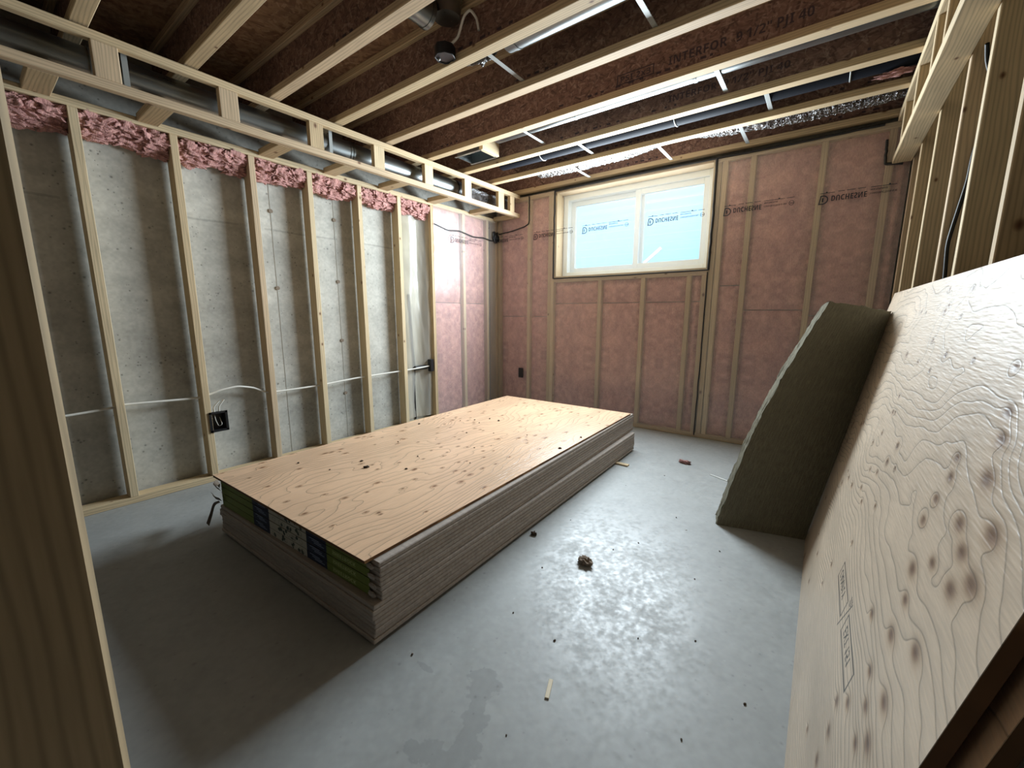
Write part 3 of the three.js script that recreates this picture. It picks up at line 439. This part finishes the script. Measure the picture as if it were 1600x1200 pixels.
// mineral wool slab
{
  const s = thing('insulation_slab', 'dark mineral wool slab standing on end and slumped against the leaning plywood', 'insulation', [2.78, 0, 1.46]);
  const A = [[2.60, 0.0, 1.50], [2.955, 0.0, 1.41], [2.935, 1.09, 1.25], [3.177, 1.045, 0.93]], V = (a) => new THREE.Vector3(...a);
  const nrm = V(A[1]).sub(V(A[0])).cross(V(A[2]).sub(V(A[0]))).normalize(); // towards the camera side
  const P = (u, v, k) => { const a = V(A[0]).lerp(V(A[1]), u), b = V(A[2]).lerp(V(A[3]), u), q = a.lerp(b, v); const bow = 0.055 * Math.sin(Math.PI * v); q.x += -bow * 0.15 * (1 - u) - 0.03 * Math.sin(Math.PI * v) * (1 - u); q.z += bow * 0.3; const rag = 0.007; q.addScaledVector(nrm, -k * 0.115); q.x += rag * f3(v * 9 + k * 3, u * 4, 2) * (u < 0.02 ? 1 : 0.4 * (1 - u)); q.y += (v > 0.98 ? 0.012 * f3(u * 5, k * 3, 9) : 0); q.y = Math.max(0.001, q.y + (v < 0.5 ? 0 : 0)); return [q.x - 2.78, q.y, q.z - 1.46]; };
  const face = grid(24, 60, (u, v) => P(u, v, 0)); mesh('face', face, M.wool, s);
  const parts = [grid(20, 60, (u, v) => [...P(0, v, 1 - u).map((c, i) => c + (i === 0 ? 0.006 * f3(u * 9, v * 40, 3) : 0)), u * 0.3, v * 1.2]), grid(20, 60, (u, v) => [...P(1, v, u), u * 0.3, v * 1.2]), grid(24, 12, (u, v) => [...P(u, 1, v), u * 0.4, v * 0.1]), grid(24, 12, (u, v) => [...P(u, 0, 1 - v), u * 0.4, v * 0.1]), grid(24, 60, (u, v) => [...P(1 - u, v, 1), u * 0.4, v * 1.2])];
  mesh('fibre_body', mergeGeometries(parts), M.wool, s);
}
// ---------------------------------------------------------------- small things
{ // wiring on the left wall
  const box = thing('outlet_box', 'dark blue-black outlet box screwed to a stud on the left concrete wall', 'electrical box', [0.0, 0.372, 2.745]);
  const shell = [['back', [0.003, 0.105, 0.075], [-0.055, 0, 0]], ['side', [0.06, 0.105, 0.003], [-0.026, 0, 0.036]], ['side', [0.06, 0.105, 0.003], [-0.026, 0, -0.036]], ['side', [0.06, 0.003, 0.07], [-0.026, 0.051, 0]], ['side', [0.06, 0.003, 0.07], [-0.026, -0.051, 0]], ['flange', [0.003, 0.125, 0.012], [0.005, 0, 0.043]], ['flange', [0.003, 0.125, 0.012], [0.005, 0, -0.043]], ['flange', [0.003, 0.012, 0.098], [0.005, 0.057, 0]], ['flange', [0.003, 0.012, 0.098], [0.005, -0.057, 0]]];
  for (const [n, s, p] of shell) mesh(n, new THREE.BoxGeometry(...s), M.black, box, p);
  mesh('wire', tube([[-0.03, 0.04, 0.01], [0.0, 0.01, 0.015], [-0.01, -0.03, 0.0], [0.0, -0.02, -0.015], [-0.03, 0.02, -0.015]], 0.002, 30, 6), M.cable, box);
  for (const [dz, h] of [[0.012, 0.125], [-0.014, 0.13]]) mesh('wire', tube([[-0.02, 0.05, dz], [-0.014, 0.09, dz * 1.1], [-0.01, h, dz - 0.03]], 0.0045, 16, 8), M.cable, box);
  const c = mesh('wall_cable', tube([[-0.042, 0.53, 3.5], [-0.042, 0.525, 3.371], [-0.042, 0.535, 3.195], [-0.042, 0.543, 3.148], [-0.042, 0.53, 2.9], [-0.042, 0.528, 2.82], [-0.04, 0.54, 2.76], [-0.035, 0.558, 2.70], [-0.035, 0.567, 2.61], [-0.04, 0.545, 2.52], [-0.042, 0.504, 2.44], [-0.042, 0.498, 2.37], [-0.042, 0.50, 2.07], [-0.042, 0.517, 1.75], [-0.042, 0.525, 1.33], [-0.04, 0.53, 1.12], [-0.03, 0.54, 1.0]], 0.0062, 200, 8), M.cable, scene);
  tag(c, 'white electrical cable strung through the left wall studs', 'cable');
  const b2 = thing('cable_box', 'black plastic box with a tube beside the plastic-covered stud', 'electrical box', [-0.03, 0.545, 0.985]); mesh('plate', chamferBox(0.05, 0.115, 0.04, 0.004), M.black, b2); const q = cyl(0.02, 0.15, 'z', M.black, b2, [-0.03, -0.015, 0.09], 'tube'); q.rotation.y = 0;
  for (const [x, y, l] of [[0.331, 0.395, 'dark outlet box behind the plastic near the left corner of the window wall'], [2.70, 0.385, 'dark outlet box behind the plastic beside the mineral wool slab']]) { const o = thing('outlet_box', l, 'electrical box', [x, y, 0.012]); mesh('plate', chamferBox(0.058, 0.105, 0.012, 0.003), M.black, o, [0, 0, 0.004]); mesh('rim', chamferBox(0.045, 0.09, 0.014, 0.003), M.cableBlack, o, [0, 0, 0.006]); }
  const c2 = mesh('partition_cable', tube([[3.27, 1.94, 1.40], [3.285, 1.90, 1.355], [3.312, 1.80, 1.345], [3.292, 1.60, 1.35], [3.289, 1.51, 1.35], [3.272, 1.36, 1.35], [3.266, 1.287, 1.35], [3.274, 1.15, 1.35], [3.285, 0.8, 1.36], [3.285, 0.4, 1.4]], 0.006, 80, 8), M.cableBlack, scene); tag(c2, 'black cable hanging down between the right partition studs', 'cable');
}
{ // tape ends peeled off the stack
  const strips = [['curled brown strip of end tape, the topmost, peeling off the stack end', [[0.79, 0.232, 3.012], [0.70, 0.225, 3.005], [0.60, 0.205, 2.96], [0.545, 0.165, 2.95]]], ['curled brown strip of end tape in the middle of the three peeling off', [[0.79, 0.185, 3.014], [0.70, 0.17, 3.012], [0.62, 0.14, 2.985], [0.53, 0.12, 2.97]]], ['curled brown strip of end tape drooping lowest towards the floor', [[0.77, 0.17, 3.014], [0.70, 0.135, 3.016], [0.65, 0.07, 3.02], [0.62, 0.012, 3.03]]]];
  strips.forEach(([l, pts], i) => { const c = new THREE.CatmullRomCurve3(pts.map((p) => new THREE.Vector3(...p))); const w = [0.032, 0.034, 0.02][i]; const g = (o) => grid(20, 2, (u, v) => { const p = c.getPoint(u), t = 0.5 + 0.5 * u; return [p.x + o * 0.0006, Math.max(0.002, p.y + (v - 0.5) * w * t + o * 0.001), p.z + (v - 0.5) * w * 0.5 * t]; }); const m = mesh('peeled_tape', mergeGeometries([g(0), g(1)]), M.tabs ??= std({ color: 0x6b5f52, roughness: 0.85, side: THREE.DoubleSide }), scene); tag(m, l, 'tape strip'); });
}
{ // bits on the floor
  const bit = (name, label, cat, geo, mat, pos, turn = 0, group) => { const m = mesh(name, geo, mat, scene, pos); m.rotation.y = turn; return tag(m, label, cat, group); };
  bit('dirt_clod', 'brown lump of dried mud in the bright patch of the floor', 'dirt', lump(0.028, 0.016, 0.022, 5, 0.6, 2.2, 7), M.dirt, [2.228, 0.013, 2.19]);
  bit('wood_chip', 'long pale splinter of wood lying alone on the floor', 'wood chip', chamferBox(0.012, 0.004, 0.062, 0.0012), M.chip, [2.417, 0.002, 2.778], 0.35);
  bit('pink_scrap', 'small pink scrap of insulation near the window wall', 'scrap', lump(0.035, 0.012, 0.018, 9, 0.7, 2.4, 7), M.pink, [2.245, 0.010, 0.707]);
  bit('plastic_stick', 'thin white plastic stick poking out from behind the mineral wool slab', 'stick', chamferBox(0.17, 0.005, 0.008, 0.001), M.whitePlastic, [2.51, 0.0025, 0.862], -0.42);
  bit('dirt_clod', 'small dark clod of mud against the side of the drywall stack', 'dirt', lump(0.014, 0.008, 0.011, 12, 0.6, 2, 5), M.dirtDark, [1.93, 0.007, 2.13]);
  bit('pink_scrap', 'pale pink wisp of insulation caught under the end of the black drain pipe', 'scrap', lump(0.06, 0.012, 0.02, 15, 0.8, 2.4, 8), M.pink, [3.08, 2.252, 0.57]);
  const r = rng(91), sp = [[2.493, 1.647], [2.02, 2.93], [2.55, 2.45], [2.70, 2.35], [2.62, 2.02], [2.34, 2.62], [2.1, 2.32], [2.28, 2.02], [2.06, 1.32], [2.42, 1.55], [2.2, 1.02], [2.75, 2.7], [2.16, 2.6], [2.4, 2.95], [2.86, 2.5], [2.0, 1.9], [2.66, 1.75], [2.35, 1.9]];
  sp.forEach(([x, z], i) => { const q = 0.0016 + r() * 0.0014; bit('crumb', 'tiny crumb of dirt or sawdust scattered on the concrete floor', 'crumb', lump(q * 1.5, q * 0.7, q, 20 + i, 0.5, 2, 3), i === 0 ? M.whitePlastic : M.dirtDark, [x, q * 0.55, z], r() * 6, 'crumbs scattered on the floor'); });
  const tops = [[1.121, 2.472, 3], [1.021, 2.432, 2], [.68, 1.745, 2], [1.076, 1.33, 2.2], [.987, 1.327, 1.8], [1.755, 1.334, 1.8], [1.758, 1.604, 2.2], [1.30, 2.36, 1.6], [1.2, 2.2, 1.2], [.9, 2.1, 1.2], [1.0, 2.6, 1.2], [1.5, 2.1, 1], [1.1, 1.7, 1.2], [.85, 1.5, 1], [.92, 1.42, 1.4], [1.0, 1.46, 1.2], [1.35, 1.9, 1], [.78, 2.65, 1.6], [1.45, 1.5, 1], [1.25, 1.6, 1]];
  tops.forEach(([x, z, s], i) => { const X = 2.926 + (x - 2.926) * 0.96, Z = 3.63 + (z - 3.63) * 0.96, q = 0.0027 * s; bit('crumb', 'dark crumb of dried mud lying on the flat plywood sheet', 'crumb', lump(q * 1.5, q * 0.7, q, 50 + i, 0.6, 2, 4), M.dirtDark, [X, STACKTOP + q * 0.5, Z], r() * 6, 'crumbs on the flat plywood'); });
}
// ---------------------------------------------------------------- outdoors seen through the window
{
  const g = new THREE.Mesh(new THREE.BoxGeometry(14, 0.3, 5), M.ground); g.name = 'ground_outside'; g.userData.kind = 'structure'; g.position.set(1.5, 1.0, -2.86); g.receiveShadow = true; scene.add(tag(g, 'bare ground outside the basement window', 'ground'));
  const h = thing('neighbouring_house', 'pale blue lap siding of the house outside the window', 'house', [0, 1.15, -4.3]); mesh('backing', new THREE.BoxGeometry(13, 5, 0.1), M.siding, h, [0, 2.5, -0.08]);
  for (let i = 0; i < 26; i++) { const m = mesh('siding_board', chamferBox(13, 0.155, 0.012, 0.002), M.siding, h, [0, 0.075 + i * 0.145, 0]); m.rotation.x = 0.07; }
  const l = mesh('white_lath', chamferBox(0.05, 1.27, 0.02, 0.004), M.whitePlastic, scene, [0.4425, 1.56, -2.6]); l.rotation.z = -0.876; tag(l, 'white lath leaning outside behind the right window pane', 'lath');
}
scene.add(camera);
renderer.render(scene, camera);
